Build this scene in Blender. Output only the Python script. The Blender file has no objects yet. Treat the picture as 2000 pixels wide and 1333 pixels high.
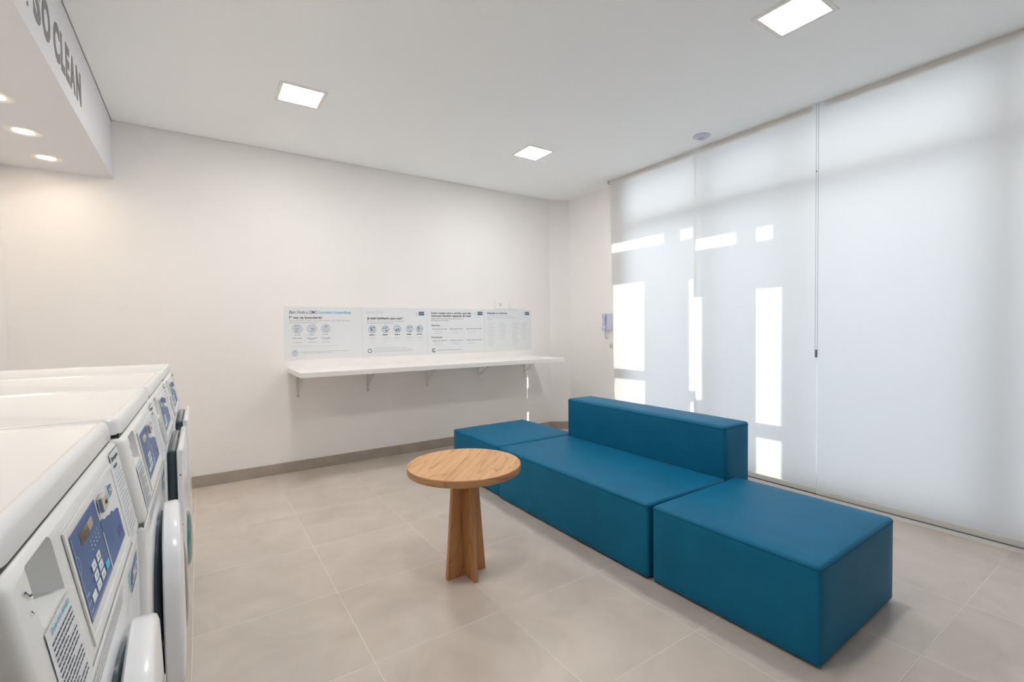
import bpy, bmesh, math, random
from mathutils import Vector, Matrix

random.seed(7)
C = bpy.context.scene.collection
S = bpy.context.scene
PI = math.pi

# ------------------------------------------------------------------ camera
F_PX, YAW, PITCH, ROLL, CAM_H = 910.37, 0.5907, -0.0272, -0.0114, 1.316
cam_data = bpy.data.cameras.new('camera')
cam_data.sensor_width = 36.0
cam_data.lens = F_PX * 36.0 / 2000.0
cam_data.clip_start = 0.01
cam = bpy.data.objects.new('camera', cam_data)
C.objects.link(cam)
fw = Vector((math.sin(YAW) * math.cos(PITCH), math.cos(YAW) * math.cos(PITCH), math.sin(PITCH)))
r0 = Vector((math.cos(YAW), -math.sin(YAW), 0))
u0 = r0.cross(fw)
rr = r0 * math.cos(ROLL) + u0 * math.sin(ROLL)
uu = -r0 * math.sin(ROLL) + u0 * math.cos(ROLL)
M = Matrix((rr, uu, -fw)).transposed().to_4x4()
M.translation = Vector((0, 0, CAM_H))
cam.matrix_world = M
S.camera = cam

# ------------------------------------------------------------------ light and exposure
S.view_settings.view_transform = 'Standard'
S.view_settings.look = 'None'
S.view_settings.gamma = 1.0
S.view_settings.exposure = 0.40
S.view_settings.use_curve_mapping = False
S.cycles.use_denoising = True
S.cycles.max_bounces = 14
S.cycles.diffuse_bounces = 9
S.cycles.transmission_bounces = 10
S.cycles.transparent_max_bounces = 12
S.cycles.caustics_reflective = False
S.cycles.caustics_refractive = False
S.cycles.sample_clamp_indirect = 8.0

w = bpy.data.worlds.new('sky')
S.world = w
w.use_nodes = True
nt = w.node_tree
bg = nt.nodes['Background']
tc = nt.nodes.new('ShaderNodeTexCoord')
sp = nt.nodes.new('ShaderNodeSeparateXYZ')
rmp = nt.nodes.new('ShaderNodeValToRGB')
nt.links.new(tc.outputs['Generated'], sp.inputs[0])
nt.links.new(sp.outputs['Z'], rmp.inputs[0])
nt.links.new(rmp.outputs[0], bg.inputs['Color'])
rmp.color_ramp.elements[0].position = 0.0
rmp.color_ramp.elements[0].color = (0.96, 0.95, 0.93, 1)
rmp.color_ramp.elements[1].position = 0.55
rmp.color_ramp.elements[1].color = (0.52, 0.70, 1.0, 1)
SKY = 3.3
bg.inputs['Strength'].default_value = SKY

sun_data = bpy.data.lights.new('sun', 'SUN')
sun_data.energy = 14.0
sun_data.angle = math.radians(0.12)
sun_data.color = (1.0, 0.95, 0.88)
sun = bpy.data.objects.new('sun', sun_data)
C.objects.link(sun)
SUN = Vector((-1.0, 2.2, -0.9))          # direction the sunlight travels
sun.rotation_euler = SUN.to_track_quat('-Z', 'Y').to_euler()

LAMP_W = 58.0        # emission of the square ceiling lights
SPOT_W = 56.0       # emission of the round downlights

# ------------------------------------------------------------------ materials
def mat(name, col, rough=0.5, metal=0.0, spec=0.5, bump=None, bscale=200.0, var=0.0, vscale=3.0, coat=0.0):
    m = bpy.data.materials.new(name)
    m.use_nodes = True
    n = m.node_tree
    b = n.nodes['Principled BSDF']
    b.inputs['Base Color'].default_value = (*col, 1)
    b.inputs['Roughness'].default_value = rough
    b.inputs['Metallic'].default_value = metal
    b.inputs['Specular IOR Level'].default_value = spec
    b.inputs['Coat Weight'].default_value = coat
    t = n.nodes.new('ShaderNodeTexCoord')
    if var > 0:
        no = n.nodes.new('ShaderNodeTexNoise')
        no.inputs['Scale'].default_value = vscale
        no.inputs['Detail'].default_value = 5
        n.links.new(t.outputs['Object'], no.inputs['Vector'])
        r = n.nodes.new('ShaderNodeValToRGB')
        r.color_ramp.elements[0].position = 0.3
        r.color_ramp.elements[1].position = 0.7
        r.color_ramp.elements[0].color = (*[c * (1 - var) for c in col], 1)
        r.color_ramp.elements[1].color = (*[min(1, c * (1 + var)) for c in col], 1)
        n.links.new(no.outputs['Fac'], r.inputs[0])
        n.links.new(r.outputs[0], b.inputs['Base Color'])
    if bump:
        no = n.nodes.new('ShaderNodeTexNoise')
        no.inputs['Scale'].default_value = bscale
        no.inputs['Detail'].default_value = 2
        n.links.new(t.outputs['Object'], no.inputs['Vector'])
        bp = n.nodes.new('ShaderNodeBump')
        bp.inputs['Strength'].default_value = bump
        bp.inputs['Distance'].default_value = 0.002
        n.links.new(no.outputs['Fac'], bp.inputs['Height'])
        n.links.new(bp.outputs[0], b.inputs['Normal'])
    return m

def emit(name, col, s):
    m = bpy.data.materials.new(name)
    m.use_nodes = True
    n = m.node_tree
    n.nodes.remove(n.nodes['Principled BSDF'])
    e = n.nodes.new('ShaderNodeEmission')
    e.inputs['Color'].default_value = (*col, 1)
    e.inputs['Strength'].default_value = s
    n.links.new(e.outputs[0], n.nodes['Material Output'].inputs[0])
    return m

M_WALL = mat('wall_paint', (0.88, 0.86, 0.85), 0.9, bump=0.08, bscale=120, var=0.012, vscale=1.5)
M_CEIL = mat('ceiling_paint', (0.935, 0.955, 0.965), 0.95)
M_WHITE = mat('white_laminate', (0.84, 0.82, 0.79), 0.45)
M_ENAMEL = mat('white_enamel', (0.80, 0.815, 0.825), 0.28, coat=0.3)
M_PLASTIC = mat('white_plastic', (0.82, 0.83, 0.83), 0.35)
M_CREAM = mat('panel_plastic', (0.76, 0.76, 0.75), 0.4)
M_DOOR = mat('door_plastic', (0.86, 0.87, 0.90), 0.25, coat=0.4)
M_BLACK = mat('black_rubber_and_gap', (0.012, 0.014, 0.018), 0.5)
M_GASKET = mat('dark_gasket', (0.035, 0.06, 0.08), 0.25, coat=0.5)
M_FEET = mat('black_plastic_foot', (0.01, 0.01, 0.012), 0.6)
M_BLUE = mat('panel_blue', (0.03, 0.115, 0.33), 0.35, var=0.12, vscale=9)
M_DISP = mat('display_window', (0.10, 0.075, 0.05), 0.12, coat=0.6)
M_DISPL = mat('display_pale', (0.42, 0.38, 0.32), 0.2)
M_KEY = mat('key_white', (0.78, 0.82, 0.84), 0.4)
M_KEYB = mat('key_cyan', (0.05, 0.50, 0.72), 0.4)
M_CHROME = mat('chrome', (0.78, 0.76, 0.72), 0.18, metal=1.0)
M_STEEL = mat('zinc_steel', (0.62, 0.62, 0.58), 0.38, metal=0.6)
M_ALU = mat('aluminium_profile', (0.62, 0.61, 0.585), 0.45, metal=0.25)
M_RAIL = mat('blind_rail', (0.64, 0.64, 0.62), 0.5)
M_FRAME = mat('window_frame_grey', (0.40, 0.41, 0.43), 0.5)  # darkened to deepen the soft shade bands on the blinds
M_INK = mat('ink_dark', (0.045, 0.05, 0.09), 0.7)
M_INKG = mat('ink_grey', (0.36, 0.38, 0.42), 0.7)
M_INKL = mat('ink_light_grey', (0.52, 0.54, 0.57), 0.7)
M_CYAN = mat('ink_cyan', (0.06, 0.42, 0.60), 0.7)
M_TEAL = mat('ink_dark_teal', (0.015, 0.075, 0.12), 0.6)
M_ICON = mat('icon_pale_blue', (0.60, 0.66, 0.73), 0.7, var=0.12, vscale=60)
M_RED = mat('ink_faded_red', (0.12, 0.09, 0.27), 0.6)
M_PAPER = mat('poster_paper', (0.76, 0.785, 0.81), 0.5)
M_LABEL = mat('label_paper', (0.74, 0.78, 0.82), 0.4)
M_LET = mat('grey_lettering', (0.205, 0.205, 0.20), 0.6)
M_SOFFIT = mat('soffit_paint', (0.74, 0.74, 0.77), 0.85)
M_PHONE = mat('phone_plastic', (0.60, 0.62, 0.76), 0.35)
M_SMOKE = mat('detector_plastic', (0.62, 0.61, 0.72), 0.5)
M_EXT = mat('sun_mask_render', (0.80, 0.77, 0.72), 0.9)  # only on the unseen sun-mask wall
M_TERR = mat('terrace_concrete', (0.72, 0.69, 0.64), 0.9, var=0.1)
M_GREY = mat('plastic_grey', (0.22, 0.22, 0.24), 0.3)
M_LAMP = emit('lamp_diffuser', (1.0, 0.972, 0.935), LAMP_W)
M_SPOT = emit('downlight_led', (1.0, 0.84, 0.64), SPOT_W)

# teal upholstery: fine weave, slight melange
def fabric():
    m = mat('teal_fabric', (0.002, 0.10, 0.225), 0.5, spec=0.4)
    n = m.node_tree
    b = n.nodes['Principled BSDF']
    t = n.nodes.new('ShaderNodeTexCoord')
    no = n.nodes.new('ShaderNodeTexNoise'); no.inputs['Scale'].default_value = 420; no.inputs['Detail'].default_value = 2
    n2 = n.nodes.new('ShaderNodeTexNoise'); n2.inputs['Scale'].default_value = 5; n2.inputs['Detail'].default_value = 3
    n.links.new(t.outputs['Object'], no.inputs['Vector']); n.links.new(t.outputs['Object'], n2.inputs['Vector'])
    mx = n.nodes.new('ShaderNodeMath'); mx.operation = 'ADD'
    n.links.new(no.outputs['Fac'], mx.inputs[0]); n.links.new(n2.outputs['Fac'], mx.inputs[1])
    r = n.nodes.new('ShaderNodeValToRGB')
    r.color_ramp.elements[0].position = 0.35; r.color_ramp.elements[0].color = (0.003, 0.115, 0.225, 1)
    r.color_ramp.elements[1].position = 0.65; r.color_ramp.elements[1].color = (0.005, 0.142, 0.280, 1)
    ml = n.nodes.new('ShaderNodeMath'); ml.operation = 'MULTIPLY'; ml.inputs[1].default_value = 0.5
    n.links.new(mx.outputs[0], ml.inputs[0]); n.links.new(ml.outputs[0], r.inputs[0]); n.links.new(r.outputs[0], b.inputs['Base Color'])
    bp = n.nodes.new('ShaderNodeBump'); bp.inputs['Strength'].default_value = 0.25; bp.inputs['Distance'].default_value = 0.001
    n.links.new(no.outputs['Fac'], bp.inputs['Height']); n.links.new(bp.outputs[0], b.inputs['Normal'])
    b.inputs['Sheen Weight'].default_value = 0.0
    b.inputs['IOR'].default_value = 1.28
    b.inputs['Sheen Roughness'].default_value = 0.4
    b.inputs['Sheen Tint'].default_value = (0.25, 0.60, 0.95, 1)
    return m
M_FAB = fabric()
M_PIPE = mat('teal_piping', (0.0, 0.07, 0.15), 0.6, spec=0.1)

# concrete-look porcelain tiles: joint grid every 0.6 m
def tiles():
    m = bpy.data.materials.new('porcelain_tile'); m.use_nodes = True
    n = m.node_tree; b = n.nodes['Principled BSDF']
    t = n.nodes.new('ShaderNodeTexCoord')
    s = n.nodes.new('ShaderNodeSeparateXYZ'); n.links.new(t.outputs['Object'], s.inputs[0])
    def math_(op, a, bb=None, c=None):
        q = n.nodes.new('ShaderNodeMath'); q.operation = op
        for i, v in enumerate((a, bb, c)):
            if v is None: continue
            if isinstance(v, (int, float)): q.inputs[i].default_value = v
            else: n.links.new(v, q.inputs[i])
        return q.outputs[0]
    d = []
    ids = []
    for ax, off in (('X', -0.0553), ('Y', 0.0100)):
        q = math_('DIVIDE', math_('SUBTRACT', s.outputs[ax], off), 0.6)
        f = math_('FRACT', q)
        ids.append(math_('FLOOR', q))
        d.append(math_('MULTIPLY', math_('MINIMUM', f, math_('SUBTRACT', 1.0, f)), 0.6))
    dist = math_('MINIMUM', d[0], d[1])
    joint = math_('LESS_THAN', dist, 0.0016)
    cid = n.nodes.new('ShaderNodeCombineXYZ'); n.links.new(ids[0], cid.inputs[0]); n.links.new(ids[1], cid.inputs[1])
    wn = n.nodes.new('ShaderNodeTexWhiteNoise'); n.links.new(cid.outputs[0], wn.inputs['Vector'])
    va = n.nodes.new('ShaderNodeVectorMath'); va.operation = 'MULTIPLY_ADD'
    n.links.new(wn.outputs['Color'], va.inputs[0]); va.inputs[1].default_value = (7, 7, 7); n.links.new(t.outputs['Object'], va.inputs[2])
    a = n.nodes.new('ShaderNodeTexNoise'); a.inputs['Scale'].default_value = 3.2; a.inputs['Detail'].default_value = 7; a.inputs['Roughness'].default_value = 0.62; a.inputs['Distortion'].default_value = 0.6
    n.links.new(va.outputs[0], a.inputs['Vector'])
    r = n.nodes.new('ShaderNodeValToRGB')
    r.color_ramp.elements[0].position = 0.30; r.color_ramp.elements[0].color = (0.520, 0.460, 0.405, 1)
    r.color_ramp.elements[1].position = 0.72; r.color_ramp.elements[1].color = (0.645, 0.575, 0.515, 1)
    n.links.new(a.outputs['Fac'], r.inputs[0])
    mx = n.nodes.new('ShaderNodeMix'); mx.data_type = 'RGBA'
    n.links.new(joint, mx.inputs['Factor']); n.links.new(r.outputs[0], mx.inputs[6]); mx.inputs[7].default_value = (0.79, 0.745, 0.70, 1)
    n.links.new(mx.outputs[2], b.inputs['Base Color'])
    rr_ = n.nodes.new('ShaderNodeMapRange'); rr_.inputs['To Min'].default_value = 0.30; rr_.inputs['To Max'].default_value = 0.95
    n.links.new(joint, rr_.inputs['Value']); n.links.new(rr_.outputs[0], b.inputs['Roughness'])
    r2_ = n.nodes.new('ShaderNodeMapRange'); r2_.inputs['To Min'].default_value = 0.55; r2_.inputs['To Max'].default_value = 0.05
    n.links.new(joint, r2_.inputs['Value']); n.links.new(r2_.outputs[0], b.inputs['Specular IOR Level'])
    bp = n.nodes.new('ShaderNodeBump'); bp.inputs['Distance'].default_value = 0.002; bp.inputs['Strength'].default_value = 0.6
    sm = n.nodes.new('ShaderNodeMapRange'); sm.inputs['From Min'].default_value = 0.0008; sm.inputs['From Max'].default_value = 0.003
    n.links.new(dist, sm.inputs['Value']); n.links.new(sm.outputs[0], bp.inputs['Height']); n.links.new(bp.outputs[0], b.inputs['Normal'])
    return m
M_TILE = tiles()
M_BASE = mat('baseboard_tile', (0.38, 0.335, 0.29), 0.5, var=0.10, vscale=6)

# rustic oak laminate: thin cathedral growth lines, fine pores, small knots
def wood(name, rotz=0.0, axis='Z', tone=1.0, lines=7.0, loc=(0, 0, 0), tint=(1, 1, 1)):
    m = bpy.data.materials.new(name); m.use_nodes = True
    n = m.node_tree; b = n.nodes['Principled BSDF']
    t = n.nodes.new('ShaderNodeTexCoord')
    mp = n.nodes.new('ShaderNodeMapping'); mp.inputs['Rotation'].default_value = (0, 0, rotz); mp.inputs['Location'].default_value = loc
    n.links.new(t.outputs['Object'], mp.inputs[0])
    def stretched(sc):
        q = n.nodes.new('ShaderNodeMapping'); q.inputs['Scale'].default_value = sc
        n.links.new(mp.outputs[0], q.inputs[0]); return q.outputs[0]
    def noise(vec, sc, det, dist=0.0, ro=0.55):
        q = n.nodes.new('ShaderNodeTexNoise'); q.inputs['Scale'].default_value = sc; q.inputs['Detail'].default_value = det
        q.inputs['Distortion'].default_value = dist; q.inputs['Roughness'].default_value = ro
        n.links.new(vec, q.inputs['Vector']); return q.outputs['Fac']
    def mth(op, a, c=None, d=None):
        q = n.nodes.new('ShaderNodeMath'); q.operation = op
        for k, v in enumerate((a, c, d)):
            if v is None: continue
            if isinstance(v, (int, float)): q.inputs[k].default_value = v
            else: n.links.new(v, q.inputs[k])
        return q.outputs[0]
    if axis == 'X': A, Bc, Cc = (0.9, 6.5, 6.5), (5, 110, 110), (1.0, 2.0, 2.0)
    elif axis == 'E': A, Bc, Cc = (1.5, 1.5, 22.0), (8, 8, 160), (1, 1, 1)
    else: A, Bc, Cc = (6.5, 6.5, 0.8), (110, 110, 4), (2.2, 2.2, 1.0)
    # soft bending of the grain around knots
    vo = n.nodes.new('ShaderNodeTexVoronoi'); vo.inputs['Scale'].default_value = 3.6
    n.links.new(stretched(Cc), vo.inputs['Vector'])
    kn = n.nodes.new('ShaderNodeMapRange'); kn.inputs['From Min'].default_value = 0.0; kn.inputs['From Max'].default_value = 0.22
    kn.inputs['To Min'].default_value = 0.16; kn.inputs['To Max'].default_value = 0.0
    n.links.new(vo.outputs['Distance'], kn.inputs['Value'])
    base = mth('ADD', noise(stretched(A), 0.8, 1, 0.15), kn.outputs[0])
    saw = mth('FRACT', mth('MULTIPLY', base, lines * 2.2))
    line = mth('POWER', saw, 7.0)
    streak = noise(stretched((A[0] * 1.5, A[1] * 4, A[2] * 4) if axis == 'X' else (A[0] * 4, A[1] * 4, A[2] * 1.5)), 1.2, 5, 0.2, 0.6)
    pores = noise(stretched(Bc), 1.0, 4, 0.0, 0.7)
    patch = noise(stretched(A), 0.8, 3, 0.6)
    mixv = mth('SUBTRACT', mth('ADD', mth('MULTIPLY_ADD', pores, 0.40, mth('MULTIPLY', patch, 0.30)), mth('MULTIPLY', streak, 0.46)), mth('MULTIPLY', line, mth('MULTIPLY', patch, 0.34)))
    r = n.nodes.new('ShaderNodeValToRGB')
    e = r.color_ramp.elements
    tn = lambda c: (*[v * tone * k for v, k in zip(c, tint)], 1)
    e[0].position = 0.33; e[0].color = tn((0.26, 0.135, 0.065))
    e[1].position = 0.64; e[1].color = tn((0.70, 0.455, 0.265))
    x = e.new(0.43); x.color = tn((0.48, 0.285, 0.15))
    x = e.new(0.51); x.color = tn((0.60, 0.375, 0.21))
    n.links.new(mixv, r.inputs[0])
    kr = n.nodes.new('ShaderNodeValToRGB')
    kr.color_ramp.elements[0].position = 0.03; kr.color_ramp.elements[0].color = (0.42, 0.33, 0.27, 1)
    kr.color_ramp.elements[1].position = 0.075; kr.color_ramp.elements[1].color = (1, 1, 1, 1)
    n.links.new(vo.outputs['Distance'], kr.inputs[0])
    mx = n.nodes.new('ShaderNodeMix'); mx.data_type = 'RGBA'; mx.blend_type = 'MULTIPLY'; mx.inputs['Factor'].default_value = 1.0
    n.links.new(r.outputs[0], mx.inputs[6]); n.links.new(kr.outputs[0], mx.inputs[7])
    n.links.new(mx.outputs[2], b.inputs['Base Color'])
    b.inputs['Roughness'].default_value = 0.5
    bp = n.nodes.new('ShaderNodeBump'); bp.inputs['Strength'].default_value = 0.12; bp.inputs['Distance'].default_value = 0.001
    n.links.new(mixv, bp.inputs['Height']); n.links.new(bp.outputs[0], b.inputs['Normal'])
    return m
M_WTOP = wood('oak_laminate_top', -PI / 4, 'X', tint=(0.95, 0.84, 0.70))
M_WLEG = wood('oak_laminate_leg_shaded', 0, 'Z', 0.76, tint=(0.97, 0.77, 0.56))  # darker tone puts the legs' shade into the wood colour

# roller-blind cloth lets daylight through
def blind_mat():
    m = bpy.data.materials.new('blind_fabric'); m.use_nodes = True
    n = m.node_tree; n.nodes.remove(n.nodes['Principled BSDF'])
    a = n.nodes.new('ShaderNodeBsdfTranslucent'); a.inputs[0].default_value = (0.985, 0.945, 0.905, 1)
    d = n.nodes.new('ShaderNodeBsdfDiffuse'); d.inputs[0].default_value = (0.90, 0.90, 0.90, 1)
    t = n.nodes.new('ShaderNodeTexCoord')
    no = n.nodes.new('ShaderNodeTexNoise'); no.inputs['Scale'].default_value = 1.6
    n.links.new(t.outputs['Object'], no.inputs['Vector'])
    mr = n.nodes.new('ShaderNodeMapRange'); mr.inputs['To Min'].default_value = 0.55; mr.inputs['To Max'].default_value = 0.63
    n.links.new(no.outputs['Fac'], mr.inputs['Value'])
    x = n.nodes.new('ShaderNodeMixShader')
    n.links.new(mr.outputs[0], x.inputs[0]); n.links.new(d.outputs[0], x.inputs[1]); n.links.new(a.outputs[0], x.inputs[2])
    n.links.new(x.outputs[0], n.nodes['Material Output'].inputs[0])
    return m
M_BLIND = blind_mat()

def glass_mat(name, col, gl=0.06):
    m = bpy.data.materials.new(name); m.use_nodes = True
    n = m.node_tree; n.nodes.remove(n.nodes['Principled BSDF'])
    a = n.nodes.new('ShaderNodeBsdfTransparent'); a.inputs[0].default_value = (*col, 1)
    g = n.nodes.new('ShaderNodeBsdfGlossy'); g.inputs['Roughness'].default_value = 0.02
    fr = n.nodes.new('ShaderNodeFresnel'); fr.inputs[0].default_value = 1.45
    mm = n.nodes.new('ShaderNodeMath'); mm.operation = 'MULTIPLY'; mm.inputs[1].default_value = 0.5
    n.links.new(fr.outputs[0], mm.inputs[0])
    x = n.nodes.new('ShaderNodeMixShader')
    n.links.new(mm.outputs[0], x.inputs[0]); n.links.new(a.outputs[0], x.inputs[1]); n.links.new(g.outputs[0], x.inputs[2])
    n.links.new(x.outputs[0], n.nodes['Material Output'].inputs[0])
    return m
M_GLASS = glass_mat('window_glass', (0.96, 0.98, 0.98))
M_TGLASS = mat('teal_door_glass', (0.07, 0.22, 0.20), 0.12, coat=0.7)

# ------------------------------------------------------------------ mesh helpers
class MB:
    def __init__(self):
        self.bm = bmesh.new()
    def box(self, lo, hi, bev=0.0, seg=2, rot=None):
        n0 = len(self.bm.verts)
        tmp = bmesh.new()
        vs = [tmp.verts.new((x, y, z)) for x in (lo[0], hi[0]) for y in (lo[1], hi[1]) for z in (lo[2], hi[2])]
        for f in ((0, 1, 3, 2), (4, 6, 7, 5), (0, 4, 5, 1), (2, 3, 7, 6), (0, 2, 6, 4), (1, 5, 7, 3)):
            tmp.faces.new([vs[i] for i in f])
        if bev > 0:
            bmesh.ops.bevel(tmp, geom=list(tmp.edges), offset=bev, segments=seg, affect='EDGES', profile=0.5)
        if rot is not None:
            bmesh.ops.transform(tmp, matrix=rot, verts=tmp.verts)
        self.add(tmp)
        return self
    def add(self, tmp):
        me = bpy.data.meshes.new('t'); bmesh.ops.recalc_face_normals(tmp, faces=tmp.faces); tmp.to_mesh(me); tmp.free()
        self.bm.from_mesh(me); bpy.data.meshes.remove(me)
    def quad(self, a, b, c, d):
        self.bm.faces.new([self.bm.verts.new(p) for p in (a, b, c, d)])
        return self
    def poly(self, pts):
        self.bm.faces.new([self.bm.verts.new(p) for p in pts])
        return self
    def prism(self, pts, vec, bev=0.0, seg=2, which=None):
        """closed polygon pts (3D) extruded along vec"""
        tmp = bmesh.new()
        v = Vector(vec)
        a = [tmp.verts.new(p) for p in pts]
        b = [tmp.verts.new(Vector(p) + v) for p in pts]
        k = len(pts)
        tmp.faces.new(a); tmp.faces.new(list(reversed(b)))
        for i in range(k):
            tmp.faces.new((a[i], b[i], b[(i + 1) % k], a[(i + 1) % k]))
        bmesh.ops.recalc_face_normals(tmp, faces=tmp.faces)
        if bev > 0:
            es = [e for e in tmp.edges if len(e.link_faces) == 2 and e.calc_face_angle(0) > 0.5 and (which is None or which(e))]
            bmesh.ops.bevel(tmp, geom=es, offset=bev, segments=seg, affect='EDGES', profile=0.5)
        self.add(tmp)
        return self
    def cyl(self, c, r, h, axis='Z', seg=32, r2=None, bev=0.0):
        """from c along +axis by h"""
        tmp = bmesh.new()
        bmesh.ops.create_cone(tmp, cap_ends=True, segments=seg, radius1=r, radius2=r if r2 is None else r2, depth=h)
        bmesh.ops.translate(tmp, verts=tmp.verts, vec=(0, 0, h / 2))
        if bev > 0:
            es = [e for e in tmp.edges if e.calc_face_angle(0) > 0.8]
            bmesh.ops.bevel(tmp, geom=es, offset=bev, segments=2, affect='EDGES', profile=0.5)
        if axis == 'X': mt = Matrix.Rotation(PI / 2, 4, 'Y')
        elif axis == 'Y': mt = Matrix.Rotation(-PI / 2, 4, 'X')
        else: mt = Matrix.Identity(4)
        bmesh.ops.transform(tmp, matrix=Matrix.Translation(Vector(c)) @ mt, verts=tmp.verts)
        self.add(tmp)
        return self
    def lathe(self, prof, c, axis='Z', seg=48):
        """prof: list of (r, h)"""
        tmp = bmesh.new()
        rings = []
        for r, h in prof:
            if r < 1e-6:
                rings.append([tmp.verts.new((0, 0, h))])
            else:
                rings.append([tmp.verts.new((r * math.cos(2 * PI * i / seg), r * math.sin(2 * PI * i / seg), h)) for i in range(seg)])
        for a, b in zip(rings, rings[1:]):
            for i in range(seg):
                j = (i + 1) % seg
                if len(a) == 1 and len(b) > 1: tmp.faces.new((a[0], b[j], b[i]))
                elif len(b) == 1 and len(a) > 1: tmp.faces.new((a[i], a[j], b[0]))
                elif len(a) > 1: tmp.faces.new((a[i], a[j], b[j], b[i]))
        if axis == 'X': mt = Matrix.Rotation(PI / 2, 4, 'Y')
        elif axis == '-Z': mt = Matrix.Rotation(PI, 4, 'X')
        else: mt = Matrix.Identity(4)
        bmesh.ops.transform(tmp, matrix=Matrix.Translation(Vector(c)) @ mt, verts=tmp.verts)
        self.add(tmp)
        return self
    def tube(self, pts, r, seg=8):
        pts = [Vector(p) for p in pts]
        tmp = bmesh.new()
        rings = []
        up = Vector((0.13, 0.27, 1)).normalized()
        for i, p in enumerate(pts):
            d = (pts[min(i + 1, len(pts) - 1)] - pts[max(i - 1, 0)]).normalized()
            a = d.cross(up)
            if a.length < 0.05: a = d.cross(Vector((1, 0, 0)))
            a.normalize(); b = d.cross(a)
            rings.append([tmp.verts.new(p + a * r * math.cos(2 * PI * k / seg) + b * r * math.sin(2 * PI * k / seg)) for k in range(seg)])
        for a, b in zip(rings, rings[1:]):
            for k in range(seg):
                tmp.faces.new((a[k], a[(k + 1) % seg], b[(k + 1) % seg], b[k]))
        tmp.faces.new(rings[0]); tmp.faces.new(rings[-1])
        self.add(tmp)
        return self
    def build(self, name, material, parent=None, smooth=False, label=None, loc=None):
        me = bpy.data.meshes.new(name)
        self.bm.to_mesh(me); self.bm.free()
        o = bpy.data.objects.new(name, me)
        me.materials.append(material)
        if smooth:
            for p in me.polygons: p.use_smooth = True
            me.set_sharp_from_angle(angle=math.radians(40))
        C.objects.link(o)
        if parent is not None: o.parent = parent
        if loc is not None: o.location = loc
        if label: o['label'] = label
        return o

def thing(name, loc, label, cat, group=None, rotz=0.0):
    o = bpy.data.objects.new(name, None)
    o.empty_display_size = 0.1
    C.objects.link(o)
    o.location = loc
    o.rotation_euler = (0, 0, rotz)
    o['label'] = label; o['category'] = cat
    if group: o['group'] = group
    return o
def tag(o, label, cat, group=None):
    o['label'] = label; o['category'] = cat
    if group: o['group'] = group
    return o
def struct(o):
    o['kind'] = 'structure'
    return o

_tc = {}
def glyphs(body, bold=0.0, shear=0.0):
    """(verts, faces, width) of a text of cap height ~0.7 units"""
    key = (body, bold, shear)
    if key not in _tc:
        cu = bpy.data.curves.new('t', 'FONT')
        cu.body = body; cu.size = 1.0; cu.offset = bold; cu.shear = shear; cu.resolution_u = 3
        ob = bpy.data.objects.new('t', cu)
        C.objects.link(ob)
        dg = bpy.context.evaluated_depsgraph_get(); dg.update()
        me = bpy.data.meshes.new_from_object(ob.evaluated_get(dg))
        vs = [v.co.copy() for v in me.vertices]; fs = [list(p.vertices) for p in me.polygons]
        bpy.data.objects.remove(ob); bpy.data.curves.remove(cu); bpy.data.meshes.remove(me)
        x0 = min(v.x for v in vs); x1 = max(v.x for v in vs); y0 = min(v.y for v in vs); y1 = max(v.y for v in vs)
        _tc[key] = (vs, fs, x0, x1, y0, y1)
    return _tc[key]

def put_text(mb, fn, body, u0, u1, v0, h, bold=0.0, shear=0.0, fit_box=False):
    """fn(u, v) -> 3D. Text fitted from u0 to u1, baseline v0, cap height h"""
    vs, fs, x0, x1, y0, y1 = glyphs(body, bold, shear)
    nv = []
    for p in vs:
        uu_ = u0 + (p.x - x0) / (x1 - x0) * (u1 - u0)
        vv_ = v0 + ((p.y - y0) / (y1 - y0) * h if fit_box else p.y / 0.72 * h)
        nv.append(mb.bm.verts.new(fn(uu_, vv_)))
    for f in fs:
        try: mb.bm.faces.new([nv[i] for i in f])
        except ValueError: pass

def bar(mb, fn, u0, u1, v, h, broken=False):
    if not broken:
        mb.quad(fn(u0, v - h / 2), fn(u1, v - h / 2), fn(u1, v + h / 2), fn(u0, v + h / 2))
    else:
        u = u0
        while u < u1:
            l = min(u1, u + random.uniform(2.5, 8) * h)
            mb.quad(fn(u, v - h / 2), fn(l, v - h / 2), fn(l, v + h / 2), fn(u, v + h / 2))
            u = l + h * 0.9

def disc(mb, fn, u, v, r, seg=24):
    mb.poly([fn(u + r * math.cos(2 * PI * i / seg), v + r * math.sin(2 * PI * i / seg)) for i in range(seg)])
def ring(mb, fn, u, v, r, wd, seg=24, a0=0, a1=2 * PI):
    for i in range(seg):
        a = a0 + (a1 - a0) * i / seg; b = a0 + (a1 - a0) * (i + 1) / seg
        mb.quad(fn(u + r * math.cos(a), v + r * math.sin(a)), fn(u + (r + wd) * math.cos(a), v + (r + wd) * math.sin(a)),
                fn(u + (r + wd) * math.cos(b), v + (r + wd) * math.sin(b)), fn(u + r * math.cos(b), v + r * math.sin(b)))

# ------------------------------------------------------------------ room shell
XL, XS, XB, XR = -1.135, -0.5253, 3.857, 3.99       # left wall, soffit face, blinds, right wall
YB, YF = 4.737, -1.15
ZC, ZS = 2.957, 2.509
T = 0.2
mb = MB(); mb.box((XL - T, YF - T, -0.15), (XR + 0.11, YB + T, 0.0)); struct(mb.build('floor', M_TILE))
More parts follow.
